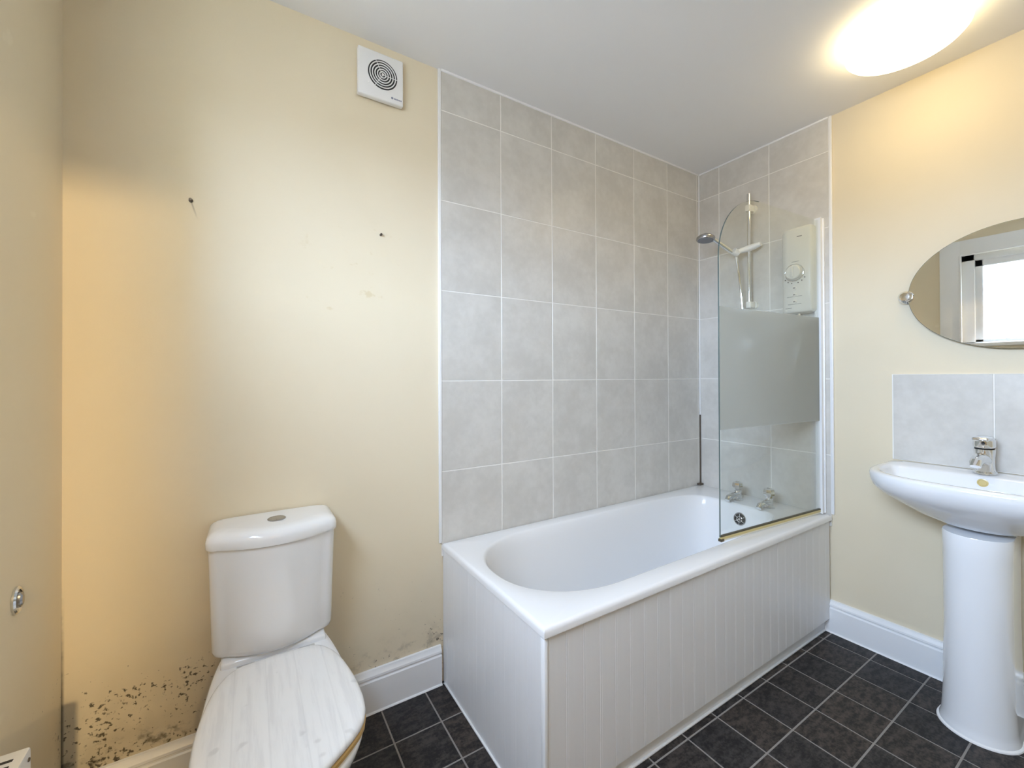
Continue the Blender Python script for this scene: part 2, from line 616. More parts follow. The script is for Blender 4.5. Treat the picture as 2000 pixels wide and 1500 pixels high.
m.box((X0, WIN_Y1 + 0.07, 2.112), (X1, -0.668, 2.168), 0.004).box((X0, WIN_Y1 + 0.07, WIN_Z0 + 0.01), (X1, -0.668, 1.512), 0.004)
sash = obj('sash', m, 'gloss_white', win)
obj('pane', MB().box((-0.058, WIN_Y1 + 0.115, 1.508), (-0.054, -0.712, 2.116)), 'window_glass', sash, 0)

# floor tiles, each one a piece
PX, PY, GX, GY = 0.1675, 0.1695, 0.83, -0.692
g = 0.0028


def chamfer_tile(x0, y0, x1, y1, z0, z1, c=0.0012):
    mb = MB()
    lp = lambda d, z: [(x0 + d, y0 + d, z), (x1 - d, y0 + d, z), (x1 - d, y1 - d, z), (x0 + d, y1 - d, z)]
    mb.loft([lp(0, z0), lp(0, z1 - c), lp(c, z1)], cap0=False)
    return mb


full = None
xk = int(math.floor((0 - GX) / PX))
yk = int(math.floor((YF - GY) / PY))
for i in range(xk, xk + 20):
    for j in range(yk, yk + 17):
        x0, x1, y0, y1 = GX + i * PX + g, GX + (i + 1) * PX - g, GY + j * PY + g, GY + (j + 1) * PY - g
        X0, X1, Y0, Y1 = max(x0, 0.001), min(x1, W - 0.001), max(y0, YF + 0.001), min(y1, -0.001)
        if X1 - X0 < 0.006 or Y1 - Y0 < 0.006:
            continue
        if X0 > 1.10 and Y0 > -0.66:
            continue                                  # hidden under the bath
        if (X0, X1, Y0, Y1) == (x0, x1, y0, y1):
            if full is None:
                full = obj('tile', chamfer_tile(x0, y0, x1, y1, -0.003, 0.0), 'slate', floor, 0, (x0, y0, 0))
            else:
                o = full.copy()
                COL.objects.link(o)
                o.parent = floor
                o.location = (x0, y0, 0)
        else:
            obj('tile', chamfer_tile(X0, Y0, X1, Y1, -0.003, 0.0), 'slate', floor, 0, (X0, Y0, 0))

# wall tiles round the bath
TW, TH, TZ0, BX = 0.27874, 0.36278, 2.28812, 1.0735
TT = 0.008
gz = 0.0019
zs = [H] + [TZ0 - k * TH for k in range(6)]


def wall_tile(name, parent, axis, a0, a1, z0, z1):
    mb = MB()
    c = 0.0012
    if axis == 'back':
        lp = lambda d, t: [(a0 + d, -t, z0 + d), (a1 - d, -t, z0 + d), (a1 - d, -t, z1 - d), (a0 + d, -t, z1 - d)]
        loc = (a0, 0, z0)
    else:
        lp = lambda d, t: [(W - t, a0 + d, z0 + d), (W - t, a1 - d, z0 + d), (W - t, a1 - d, z1 - d), (W - t, a0 + d, z1 - d)]
        loc = (W, a0, z0)
    mb.loft([lp(0, 0.0), lp(0, TT - c), lp(c, TT)], cap0=False)
    return obj(name, mb, 'wall_tile', parent, 0, loc)


GT = TT - 0.0012                     # grout face, just behind the tile faces
obj('grout', MB().box((BX, -GT, 0.50), (W, 0.0, H - 0.001)), 'grout', wall_back, 0)
for c in range(7):
    xa = BX + c * TW + gz
    xb = min(BX + (c + 1) * TW - gz, W - GT)
    if xb - xa < 0.012:
        continue
    for k in range(6):
        z1 = zs[k] - gz - (0.004 if k == 0 else 0)
        z0 = max(zs[k + 1] + gz, 0.545)
        if z1 - z0 > 0.01:
            wall_tile('tile', wall_back, 'back', xa, xb, z0, z1)
RY = [-0.0, -0.138, -0.419, -0.690]
obj('grout', MB().box((W - GT, RY[3], 0.50), (W, -GT, H - 0.001)), 'grout', wall_right, 0)
for c in range(3):
    for k in range(6):
        z1 = zs[k] - gz - (0.004 if k == 0 else 0)
        z0 = max(zs[k + 1] + gz, 0.545)
        if z1 - z0 > 0.01:
            wall_tile('tile', wall_right, 'right', RY[c + 1] + gz, (RY[c] - gz) if c else -TT, z0, z1)
# splashback over the basin
SB = [-0.918, -1.208, -1.498]
obj('grout', MB().box((W - GT, SB[2] - 0.003, 0.857), (W, SB[0] + 0.002, 1.2195)), 'grout', wall_right, 0)
for c in range(2):
    wall_tile('tile', wall_right, 'right', SB[c + 1] + gz, SB[c] - gz, 0.859, 1.2185)

# trims: tile edge strips, sealant lines
struct('trim_1', MB().box((BX - 0.012, -0.0105, 0.553), (BX + 0.001, 0, H), 0.003), 'trim', 'white strip edging the tiles at their left end', 'tile trim')
struct('trim_2', MB().box((W - 0.0105, -0.703, 0.557), (W, -0.6905, H), 0.003), 'trim', 'white vertical strip edging the tiles beside the basin wall', 'tile trim')
m = MB().box((BX, -0.013, H - 0.009), (W - TT, -0.001, H), 0.002).box((W - 0.013, -0.69, H - 0.009), (W - 0.001, -TT, H), 0.002)
struct('trim_3', m, 'trim', 'white sealant line where tiles meet the ceiling', 'sealant')
m = MB().box((W - 0.0135, -0.0135, 0.98), (W - TT + 0.001, -TT + 0.001, H - 0.01), 0.002)
m.box((W - 0.0145, -0.0145, 0.56), (W - TT + 0.001, -TT + 0.001, 0.98), 0.002, mi=1)
m.box((W - 0.045, -0.030, 0.5555), (W - 0.008, -0.009, 0.566), 0.003, mi=1)
struct('trim_4', m, ['trim', 'mouldy_seal'], 'corner sealant between the tiled walls, black with mould near the bath', 'sealant')

# skirting
SK = [(0, 0), (0.018, 0), (0.018, 0.112), (0.0135, 0.116), (0.0135, 0.121), (0.0175, 0.125), (0.0165, 0.132), (0.010, 0.141), (0.008, 0.149), (0, 0.150)]
BEAD = [(0, 0), (0.024, 0), (0.0225, 0.003), (0.018, 0.005), (0, 0.005)]


def skirting(name, p0, p1, out, label):
    o = struct(name, MB().sweep(SK, p0, p1, out), 'gloss_white', label, 'skirting', 25)
    obj('sealant', MB().sweep(BEAD, p0, p1, out), 'trim', o, 0)


skirting('baseboard_back', (0, 0, 0), (1.068, 0, 0), (0, -1, 0), 'white moulded skirting behind the toilet')
skirting('baseboard_right', (W, -0.66, 0), (W, YF, 0), (-1, 0, 0), 'white moulded skirting under the basin')
skirting('baseboard_left', (0, -0.02, 0), (0, YF, 0), (1, 0, 0), 'white moulded skirting below the heater')
skirting('baseboard_front', (DOOR_X1 + 0.06, YF, 0), (W - 0.02, YF, 0), (0, 1, 0), 'white skirting on the doorway wall')

# ================================================================== BATH
BY, RZ = -0.693, 0.555
NB = 160
CXB, CYB = 1.45, -0.343


def inner(iL=0.0, iR=0.0, iS=0.0, z=RZ, n2=6.0, n1=2.25):
    pts = []
    for i in range(NB):
        t = 2 * PI * (i + 0.5) / NB
        c, s = math.cos(t), math.sin(t)
        b = 0.264 - iS
        if c >= 0:
            a, n = 1.112 - iR, n2
        else:
            a, n = 0.322 - iL, n1
        # even spacing along the straight sides
        x = a * math.copysign(abs(c) ** (2 / n), c)
        y = b * math.copysign(abs(s) ** (2 / n), s)
        pts.append((CXB + x, CYB + y, z))
    return pts


x0b, x1b, y0b, y1b = BX, W - 0.009, BY, -0.009


def outer(d, z):
    base = inner()
    cx, cy = 1.85, (y0b + y1b) / 2
    X0, X1, Y0, Y1 = x0b + d, x1b - d, y0b + d, y1b - d
    pts = []
    for px, py, _ in base:
        dx, dy = px - cx, py - cy
        k = min(((X1 - cx) / dx if dx > 0 else (X0 - cx) / dx) if abs(dx) > 1e-9 else 1e9, ((Y1 - cy) / dy if dy > 0 else (Y0 - cy) / dy) if abs(dy) > 1e-9 else 1e9)
        pts.append([cx + dx * k, cy + dy * k, z])
    rc = max(0.016 - d, 0.002)
    for X in (X0, X1):
        for Y in (Y0, Y1):
            ids = sorted(range(NB), key=lambda i: (pts[i][0] - X) ** 2 + (pts[i][1] - Y) ** 2)[0]
            pts[ids][0], pts[ids][1] = X, Y
    return [tuple(p) for p in pts]


bath = thing('bathtub', (1.9, -0.35, 0.0), 'white acrylic bathtub with rounded left end', 'bathtub')
loops = [outer(0.03, 0.529), outer(0.0, 0.529), outer(0.0, 0.543), outer(0.002, 0.549), outer(0.006, 0.5535), outer(0.012, RZ)]
loops += [inner(-0.010, -0.008, -0.010, RZ), inner(-0.004, -0.003, -0.004, 0.5525), inner(0.002, 0.002, 0.002, 0.545)]
for k in range(1, 9):
    u = k / 8
    loops.append(inner(0.004 + 0.17 * u ** 1.2, 0.004 + 0.05 * u, 0.004 + 0.05 * u, 0.545 - 0.335 * u, 6.0 - 1.0 * u))
loops += [inner(0.20, 0.075, 0.07, 0.18, 4.6), inner(0.25, 0.13, 0.11, 0.163, 4.2), inner(0.29, 0.25, 0.17, 0.158, 4), inner(0.31, 0.6, 0.25, 0.155, 3.5)]
obj('bath_shell', MB().loft(loops, cap0=False), 'acrylic', bath, 40)
ofx = 2.5545
m = MB().lathe([(0, 0), (0.033, 0), (0.034, 0.004), (0.030, 0.008), (0.027, 0.007)], (ofx, -0.372, 0.482), (-1, 0, 0.14), 36)
ov = obj('overflow', m, 'chrome_dark', bath)
m = MB().lathe([(0, 0), (0.0265, 0), (0.0265, 0.0012), (0, 0.0012)], (ofx - 0.0078, -0.372, 0.483), (-1, 0, 0.14), 30)
obj('overflow_hole', m, 'dark', ov)
m = MB()
q = Vector((0, 0, 1)).rotation_difference(Vector((-1, 0, 0.14)).normalized()).to_matrix()
for k in range(3):
    a = PI * k / 3
    p = Vector((ofx - 0.0085, -0.372, 0.483))
    d = q @ Vector((math.cos(a), math.sin(a), 0)) * 0.027
    m.tube([p - d, p + d], 0.0015, 6)
m.torus((ofx - 0.0085, -0.372, 0.483), (-1, 0, 0.14), 0.0135, 0.0017)
obj('overflow_grille', m, 'chrome', ov)
obj('waste', MB().lathe([(0.036, -0.001), (0.035, 0.003), (0.028, 0.002), (0.024, -0.003), (0, -0.003)], (2.36, CYB, 0.159), (0, 0, 1), 32), 'chrome', bath)

# panels
PZ0, PZ1 = 0.062, 0.523
BW = 0.0625
fp = thing('bath_side_cladding', (1.9, -0.68, 0), 'long white tongue and groove panel along the front of the bath', 'bath panel')
x = BX + 0.0175
first = None
k = 0


def board_x(xa, xb, y, z0, z1, c=0.0012):
    mb = MB()
    pr = [(xa, 0.0), (xa, -0.0088), (xa + c, -0.0095), (xa + 0.0066, -0.0095), (xa + 0.0072, -0.0092), (xa + 0.0078, -0.0092), (xa + 0.0084, -0.0095),
          (xb - c, -0.0095), (xb, -0.0088), (xb, 0.0)]
    mb.loft([[(px, y + py, z) for px, py in pr] for z in (z0, z1)])
    return mb


while x < W - 0.03:
    xb = min(x + BW - 0.0003, W - 0.012)
    if xb - x < 0.02:
        break
    if first is None:
        first = obj('board', board_x(x, xb, -0.674, PZ0, PZ1), 'panel', fp, 0, (x, -0.674, PZ0))
    elif abs(xb - x - BW + 0.0003) < 1e-6:
        o = first.copy()
        COL.objects.link(o)
        o.parent = fp
        o.location = Vector((x, -0.674, PZ0)) - world_loc(fp)
    else:
        obj('board', board_x(x, xb, -0.674, PZ0, PZ1), 'panel', fp, 0, (x, -0.674, PZ0))
    x += BW
m = MB().box((BX + 0.004, -0.687, 0.0), (BX + 0.0165, -0.668, 0.523), 0.003)
obj('corner_post', m, 'gloss_white', fp)
obj('backing', MB().box((BX + 0.024, -0.6745, 0.05), (W - 0.012, -0.664, 0.525)), 'panel', fp, 0)
m = MB().box((BX + 0.024, -0.664, 0.0), (W - 0.019, -0.648, 0.075), 0.001)
obj('plinth', m, 'gloss_white', fp)
obj('sealant', MB().box((BX + 0.018, -0.671, 0.0), (W - 0.02, -0.662, 0.006), 0.002), 'trim', fp)

ep = thing('bath_end_cladding', (BX, -0.34, 0), 'short white boarded panel closing the left end of the bath', 'bath panel')
y = -0.667
while y < -0.02:
    yb = min(y + BW, -0.002)
    if yb - y < 0.02:
        break
    mb = MB()
    c = 0.0006
    pr = [(0.014, y), (0.0070, y), (0.0065, y + c), (0.0065, yb - c - 0.0002), (0.0070, yb - 0.0002), (0.014, yb - 0.0002)]
    mb.loft([[(BX + px, py, z) for px, py in pr] for z in (0.0, PZ1)])
    obj('board', mb, 'panel', ep, 0, (BX, y, 0))
    y += BW
obj('backing', MB().box((BX + 0.0135, -0.664, 0.0), (BX + 0.022, -0.002, 0.525)), 'panel', ep, 0)
obj('sealant', MB().box((BX + 0.0005, -0.666, 0.0), (BX + 0.0075, -0.020, 0.006), 0.002), 'trim', ep)


# bath taps
def bath_tap(y, label):
    bx = 2.632
    t = thing('bath_tap', (bx, y, RZ), label, 'tap', 'pair of chrome bath taps')
    obj('tap_body', MB().lathe([(0.0, 0.0), (0.026, 0.0), (0.026, 0.005), (0.019, 0.010), (0.017, 0.040), (0.019, 0.048), (0.0, 0.048)], (bx, y, RZ), n=24), 'chrome', t)
    obj('spout', MB().tube([(bx - 0.008, y, RZ + 0.030), (bx - 0.05, y, RZ + 0.031), (bx - 0.085, y, RZ + 0.026), (bx - 0.098, y, RZ + 0.012)], [0.016, 0.0145, 0.013, 0.012], 16), 'chrome', t)
    hd = obj('tap_handle', MB().lathe([(0.0, 0.048), (0.015, 0.048), (0.015, 0.058), (0.025, 0.062), (0.027, 0.078), (0.024, 0.092), (0.012, 0.096), (0.0, 0.096)], (bx, y, RZ), n=8), 'chrome', t, 20)
    obj('handle_cap', MB().lathe([(0.0, 0.096), (0.011, 0.096), (0.008, 0.100), (0, 0.101)], (bx, y, RZ), n=20), 'chrome', hd)
    return t


bath_tap(-0.315, 'chrome bath tap on the rim nearer the tiled corner')
bath_tap(-0.475, 'chrome bath tap on the rim nearer the basin side')

# ================================================================== SHOWER SCREEN
S0, S1 = Vector((2.757, -0.655, 0)), Vector((2.008, -0.600, 0))     # hinge end, free end
sd = (S1 - S0)
SL = sd.length
sd.normalize()
sn = Vector((-sd.y, sd.x, 0))
if sn.y > 0:
    sn = -sn
ss = thing('shower_screen', (S0.x, S0.y, RZ), 'hinged glass bath screen with curved corner and frosted band', 'shower screen')
ZB, ZT, R = 0.574, 1.962, 0.27


def edge_x(z):
    """free edge of the glass at height z (distance from the hinge)"""
    if z <= ZT - R:
        return SL
    h = (z - (ZT - R)) / R
    return SL - R + R * math.sqrt(max(0.0, 1 - h * h))


zz = [ZB, 1.0, 1.0, 1.494, 1.494, ZT - R] + [ZT - R + R * math.sin(PI / 2 * k / 20) for k in range(1, 21)]
zz = [ZB, 1.0, 1.494, ZT - R] + [ZT - R + R * math.sin(PI / 2 * k / 20) for k in range(1, 21)]
m = MB()
th = 0.003
rows = []
for z in zz:
    e = edge_x(z)
    r = []
    for d in (0.012, e):
        for s in (-th, th):
            r.append(m.bm.verts.new(S0 + sd * d + sn * s + Vector((0, 0, z))))
    rows.append(r)          # [hinge-, hinge+, free-, free+]
for k in range(len(rows) - 1):
    a, b = rows[k], rows[k + 1]
    mi = 1 if 0.99 < zz[k] < 1.2 else 0
    m.bm.faces.new((a[0], a[2], b[2], b[0])).material_index = mi
    m.bm.faces.new((a[1], b[1], b[3], a[3])).material_index = mi
    m.bm.faces.new((a[2], a[3], b[3], b[2])).material_index = 2
m.bm.faces.new((rows[0][0], rows[0][1], rows[0][3], rows[0][2])).material_index = 2
obj('glass_pane', m, ['glass', 'frosted', 'glass_edge'], ss, 20)
m = MB()


def screen_box(d0, d1, s0, s1, z0, z1, mb=None, mi=0, r=0.0):
    t = bmesh.new()
    bmesh.ops.create_cube(t, size=1.0)
    for v in t.verts:
        v.co = S0 + sd * (d0 + (v.co.x + 0.5) * (d1 - d0)) + sn * (s0 + (v.co.y + 0.5) * (s1 - s0)) + Vector((0, 0, z0 + (v.co.z + 0.5) * (z1 - z0)))
    if r:
        bmesh.ops.bevel(t, geom=list(t.edges), offset=r, segments=2, affect='EDGES')
    return mb.merge(t, mi)


screen_box(-0.008, 0.020, -0.011, 0.011, 0.560, ZT + 0.008, m, 0, 0.003)
m.box((2.7555, -0.672, 0.560), (W - TT, -0.640, ZT + 0.008), 0.002)
obj('wall_profile', m, 'trim', ss)
m = MB()
screen_box(0.02, SL - 0.004, -0.0045, 0.0045, ZB - 0.009, ZB + 0.001, m, 0, 0.001)
sl = obj('bottom_seal', m, 'seal', ss)
sl['label'] = 'yellowed plastic drip seal'
m = MB()
screen_box(0.02, SL - 0.002, -0.005, 0.005, ZB + 0.001, ZB + 0.006, m, 0)
obj('seal_edge', m, simple('dark_seal_edge', (0.07, 0.055, 0.02), 0.4), ss)
m = MB()
screen_box(0.02, SL - 0.014, -0.003, 0.003, ZB - 0.017, ZB - 0.008, m, 0)
obj('seal_fin', m, simple('pale_seal_fin', (0.74, 0.71, 0.60), 0.35), ss)
m = MB()
screen_box(SL - 0.016, SL + 0.002, -0.007, 0.007, ZB - 0.017, ZB - 0.007, m, 0)
obj('seal_end', m, simple('dark_seal_end', (0.08, 0.06, 0.03), 0.4), ss)

# ================================================================== SHOWER
RX, RYY = 2.721, -0.336
rl = thing('shower_riser_rail', (W - TT, RYY, 1.58), 'chrome shower riser rail with white slider on the tiled wall', 'shower rail')
obj('rail', MB().lathe([(0, 0), (0.0095, 0.001), (0.0095, 0.617), (0, 0.62)], (RX, RYY, 1.585), n=20), 'chrome', rl)
for z in (2.125, 1.60):
    m = MB().box((RX - 0.015, RYY - 0.014, z - 0.018), (W - TT, RYY + 0.014, z + 0.018), 0.006, 3)
    m.lathe([(0, 0), (0.024, 0), (0.022, 0.01), (0, 0.01)], (W - TT, RYY, z), (-1, 0, 0), 24)
    obj('bracket', m, 'cream_plastic', rl)
m = MB().tube([(RX + 0.003, RYY - 0.060, 1.917), (RX, RYY - 0.03, 1.911), (RX - 0.006, RYY, 1.905), (RX - 0.03, RYY + 0.028, 1.896), (RX - 0.050, RYY + 0.040, 1.888)], [0.011, 0.016, 0.018, 0.014, 0.013], 16)
m.lathe([(0, -0.016), (0.016, -0.016), (0.018, 0.016), (0, 0.016)], (RX - 0.055, RYY + 0.042, 1.888), (-0.8, 0.3, 0.45), 20)
obj('slider', m, 'plastic', rl)

hs = thing('shower_handset', (2.52, -0.235, 1.96), 'chrome shower head on handset pointing out over the bath', 'shower head')
P0, P1 = Vector((2.676, -0.290, 1.876)), Vector((2.535, -0.232, 1.965))
obj('handle', MB().tube([P0, P0.lerp(P1, 0.3), P0.lerp(P1, 0.7), P1, P1 + Vector((-0.02, 0.008, 0.006))], [0.0105, 0.0125, 0.0125, 0.014, 0.016], 16), 'chrome', hs)
ax = Vector((0.10, 0.02, 1.0)).normalized()
hp = Vector((2.505, -0.222, 1.957))
obj('spray_head', MB().lathe([(0, -0.012), (0.044, -0.012), (0.047, -0.006), (0.046, 0.004), (0.034, 0.014), (0.018, 0.022), (0, 0.024)], hp, ax, 36), 'chrome_dark', hs)
obj('spray_plate', MB().lathe([(0, -0.0145), (0.038, -0.014), (0.039, -0.011), (0, -0.011)], hp, ax, 32), simple('grey_spray_plate', (0.22, 0.23, 0.26), 0.4), hs)
m = MB()
pts = []
for k in range(40):
    u = k / 39
    z = 1.868 - 0.72 * math.sin(min(u * 1.0, 1) * PI / 2) if u < 0.7 else None
    pts.append(u)
hose = [(2.682, -0.288, 1.866), (2.688, -0.290, 1.83), (2.694, -0.297, 1.76), (2.70, -0.304, 1.66), (2.704, -0.309, 1.56), (2.70, -0.32, 1.42), (2.695, -0.35, 1.27), (2.69, -0.41, 1.17),
        (2.69, -0.48, 1.15), (2.69, -0.545, 1.20), (2.70, -0.575, 1.32), (2.715, -0.58, 1.44), (2.72, -0.58, 1.525)]


def catmull(p, n=6):
    p = [Vector(q) for q in p]
    p = [p[0] * 2 - p[1]] + p + [p[-1] * 2 - p[-2]]
    out = []
    for i in range(1, len(p) - 2):
        for j in range(n):
            t = j / n
            a, b, c, d = p[i - 1], p[i], p[i + 1], p[i + 2]
            out.append(0.5 * ((2 * b) + (c - a) * t + (2 * a - 5 * b + 4 * c - d) * t * t + (3 * b - a - 3 * c + d) * t ** 3))
    out.append(p[-2])
    return out


obj('hose', MB().tube(catmull(hose), 0.0065, 10), 'chrome', hs)

UX, UY0, UY1, UZ0, UZ1 = 2.690, -0.648, -0.500, 1.525, 1.942
un = thing('electric_shower', (W - TT, -0.575, UZ0), 'off-white electric shower box with round dial on the tiled wall', 'shower unit')


def unit_loop(z, d):
    pts = []
    xb, xf = W - TT, UX + d
    ya, yb = UY0 + d, UY1 - d
    prof = [(xb, ya), (xf + 0.012, ya), (xf + 0.004, ya + 0.004), (xf, ya + 0.014), (xf, (ya + yb) / 2), (xf + 0.002, yb - 0.04), (xf + 0.012, yb - 0.018), (xf + 0.03, yb - 0.005), (xb, yb)]
    return [(a, b, z) for a, b in prof]


m = MB().loft([unit_loop(UZ0, 0.008), unit_loop(UZ0 + 0.004, 0.003), unit_loop(UZ0 + 0.014, 0), unit_loop(UZ1 - 0.014, 0), unit_loop(UZ1 - 0.004, 0.003), unit_loop(UZ1, 0.008)])
obj('casing', m, 'cream_plastic', un, 50)
dl = obj('dial', MB().lathe([(0, 0), (0.043, 0), (0.043, 0.006), (0.036, 0.009), (0.034, 0.022), (0.030, 0.026), (0, 0.026)], (UX + 0.001, -0.574, 1.72), (-1, 0, 0), 40), 'cream_plastic', un)
m = MB().torus((UX - 0.006, -0.574, 1.72), (-1, 0, 0), 0.0405, 0.0028)
obj('dial_ring', m, 'chrome', dl)
m = MB().box((UX - 0.031, -0.578, 1.695), (UX - 0.024, -0.570, 1.745), 0.002)
obj('dial_grip', m, 'cream_plastic', dl)
for a in (-2.55, -2.2, -1.85, -1.3, -0.95, -0.6):
    p = Vector((UX - 0.0004, -0.574 + 0.052 * math.cos(a), 1.72 + 0.052 * math.sin(a)))
    obj('dial_mark', MB().lathe([(0, 0), (0.0028, 0), (0.0028, 0.0006), (0, 0.0006)], p, (-1, 0, 0), 10), 'black_print', un)
for z in (1.645, 1.612, 1.578):
    m = MB().lathe([(0, 0), (0.0105, 0), (0.0105, 0.003), (0.008, 0.005), (0, 0.005)], (UX + 0.001, -0.572, z), (-1, 0, 0), 20)
    bt = obj('button', m, 'cream_plastic', un)
    obj('button_print', MB().box((UX - 0.0046, -0.5765, z - 0.0016), (UX - 0.0038, -0.5675, z + 0.002)), 'black_print', bt, 0)
for y0, y1, z0, z1 in ((-0.606, -0.584, 1.893, 1.8965), (-0.592, -0.560, 1.774, 1.7755), (-0.605, -0.538, 1.603, 1.6042), (-0.602, -0.542, 1.566, 1.5672), (-0.560, -0.530, 1.548, 1.5492)):
    obj('printed_lettering', MB().box((UX - 0.0006, y0, z0), (UX + 0.001, y1, z1)), 'black_print', un, 0)

# ================================================================== TOILET
TX = 0.488
wc = thing('toilet', (TX, -0.36, 0), 'white close coupled toilet with closed limed wood lid', 'toilet')


def cistern_loop(hw, ds, dm, z, yb=-0.008, r=0.03):
    right = []
    # from back right corner round to the front middle
    right.append((hw - 0.006, yb))
    right.append((hw, yb - 0.006))
    for k in range(5):
        u = k / 4
        right.append((hw, yb - 0.01 - (ds - r - 0.01 + yb) * u if False else yb - 0.01 + (-(ds - r) - (yb - 0.01)) * u))
    for k in range(1, 7):
        a = PI / 2 * k / 6
        right.append((hw - r + r * math.cos(a), -(ds - r) - r * math.sin(a)))
    for k in range(1, 13):
        u = k / 12
        x = (hw - r) * (1 - u)
        t = x / (hw - r)
        right.append((x, -(ds + (dm - ds) * (1 - t * t))))
    left = [(-px, py) for px, py in right[-2::-1]]
    return [(TX + px, py, z) for px, py in right + left]


def cl(u, ins, z):       # u 0 bottom .. 1 top of the cistern body
    hw, ds, dm = 0.158 + 0.007 * u, 0.143 + 0.013 * u, 0.184 + 0.013 * u
    return cistern_loop(hw - ins, ds - ins, dm - ins, z)


m = MB().loft([cl(0, 0.020, 0.418), cl(0, 0.010, 0.420), cl(0, 0.003, 0.428), cl(0, 0.0, 0.440), cl(0.3, 0, 0.54), cl(0.65, 0, 0.64), cl(1, 0, 0.733), cl(1, 0.006, 0.7335)])
obj('cistern', m, 'ceramic', wc, 40)
m = MB().loft([cl(1.1, 0.004, 0.735), cl(1.1, -0.004, 0.7355), cl(1.1, -0.005, 0.739), cl(1.1, -0.005, 0.755), cl(1.1, -0.002, 0.766), cl(1.1, 0.006, 0.774), cl(1.1, 0.017, 0.7785), cl(1.1, 0.04, 0.780), cl(1.1, 0.07, 0.7805)])
lidc = obj('cistern_lid', m, 'ceramic', wc, 50)
m = MB().lathe([(0.0, 0.0), (0.025, 0.0), (0.025, 0.003), (0.022, 0.0045), (0.0205, 0.0035), (0, 0.004)], (TX + 0.005, -0.098, 0.780), n=32)
m.box((TX + 0.0045 - 0.0008, -0.118, 0.783), (TX + 0.0045 + 0.0008, -0.078, 0.7846))
obj('flush_button', m, 'chrome_dark', lidc)


def egg(hw, yb, yf, z, yc=-0.46, nb=4.5, nf=2.15, taper=0.0, n=64):
    pts = []
    for i in range(n):
        t = 2 * PI * (i + 0.5) / n
        c, s = math.cos(t), math.sin(t)
        nn, b = (nb, yb - yc) if s > 0 else (nf, yc - yf)
        y = yc + b * math.copysign(abs(s) ** (2 / nn), s)
        w = hw - taper * max(0.0, min(1.0, (y - yc) / 0.32))
        pts.append((TX + w * math.copysign(abs(c) ** (2 / nn), c), y, z))
    return pts


loops = [egg(0.112, -0.06, -0.50, 0.0, -0.36), egg(0.112, -0.06, -0.50, 0.012, -0.36), egg(0.104, -0.06, -0.485, 0.03, -0.36), egg(0.10, -0.05, -0.475, 0.12, -0.36), egg(0.112, -0.03, -0.52, 0.22, -0.38, taper=0.0),
         egg(0.148, -0.02, -0.61, 0.31, -0.43, taper=0.01), egg(0.168, -0.018, -0.662, 0.36, -0.46, taper=0.016), egg(0.1745, -0.018, -0.676, 0.385, -0.46, taper=0.02), egg(0.1745, -0.018, -0.677, 0.396, -0.46, taper=0.02),
         egg(0.170, -0.022, -0.672, 0.402, -0.46, taper=0.02), egg(0.16, -0.03, -0.66, 0.4035, -0.46, taper=0.02)]
m = MB().loft(loops)
m.box((TX - 0.135, -0.165, 0.39), (TX + 0.135, -0.012, 0.4185), 0.006)
obj('toilet_pan', m, 'ceramic', wc, 50)

LW = [(-0.222, 0.0), (-0.2225, 0.05), (-0.227, 0.085), (-0.236, 0.105), (-0.252, 0.121), (-0.28, 0.1365), (-0.31, 0.147), (-0.345, 0.1555), (-0.39, 0.163), (-0.43, 0.168), (-0.47, 0.1705), (-0.51, 0.171), (-0.55, 0.167),
      (-0.58, 0.157), (-0.60, 0.144), (-0.62, 0.124), (-0.64, 0.100), (-0.66, 0.074), (-0.675, 0.050), (-0.685, 0.026), (-0.688, 0.0)]


def lid_loop(ins, z, tilt=0.0):
    n = len(LW)
    P = [Vector((w, y)) for y, w in LW]
    out = []
    for i in range(n):
        a, b = P[max(i - 1, 0)], P[min(i + 1, n - 1)]
        d = (b - a)
        if i in (0, n - 1):
            nrm = Vector((0, 1 if i == 0 else -1))
        else:
            nrm = Vector((-d.y, d.x)).normalized()
        q = P[i] - nrm * ins
        out.append((max(q.x, 0.0), q.y))
    full = out + [(-x, y) for x, y in out[-2:0:-1]]
    return [(TX + x, y, z + tilt * (-0.22 - y)) for x, y in full]


def shrink(lp, k, z):
    return [(TX + (x - TX) * k, -0.45 + (y + 0.45) * k, z) for x, y, _ in lp]


m = MB()
rows = [lid_loop(0.004, 0.405), lid_loop(0.0, 0.408), lid_loop(0.0, 0.416), lid_loop(0.003, 0.4195), shrink(lid_loop(0.003, 0), 0.66, 0.4195), shrink(lid_loop(0.003, 0), 0.64, 0.412), shrink(lid_loop(0.003, 0), 0.66, 0.405), lid_loop(0.004, 0.405)]
m.loft(rows, cap0=False, cap1=False)
st = obj('toilet_seat', m, 'tan', wc, 40)
st['label'] = 'seat ring with worn brown edge'
m = MB().loft([lid_loop(0.006, 0.4225), lid_loop(0.001, 0.4235), lid_loop(0.0, 0.4275), lid_loop(0.001, 0.4335), lid_loop(0.005, 0.4375), lid_loop(0.011, 0.4395), shrink(lid_loop(0.011, 0.4405), 0.9, 0.4412), shrink(lid_loop(0.011, 0.4405), 0.6, 0.4425), shrink(lid_loop(0.011, 0.4405), 0.2, 0.443)])
ld = obj('toilet_lid', m, 'lid', wc, 50)
ld['label'] = 'white limed wood grain lid'
for s in (-1, 1):
    m = MB().tube([(TX + s * 0.075 - 0.022, -0.213, 0.421), (TX + s * 0.075 + 0.022, -0.213, 0.421)], 0.008, 14)
    m.lathe([(0, 0), (0.017, 0), (0.015, 0.010), (0, 0.012)], (TX + s * 0.075, -0.205, 0.4035), n=20)
    obj('hinge', m, 'chrome', wc)

# ================================================================== BASIN
BYC = -1.200
bs = thing('wash_basin', (2.62, BYC, 0.68), 'white D shaped wash basin below the oval mirror', 'basin')


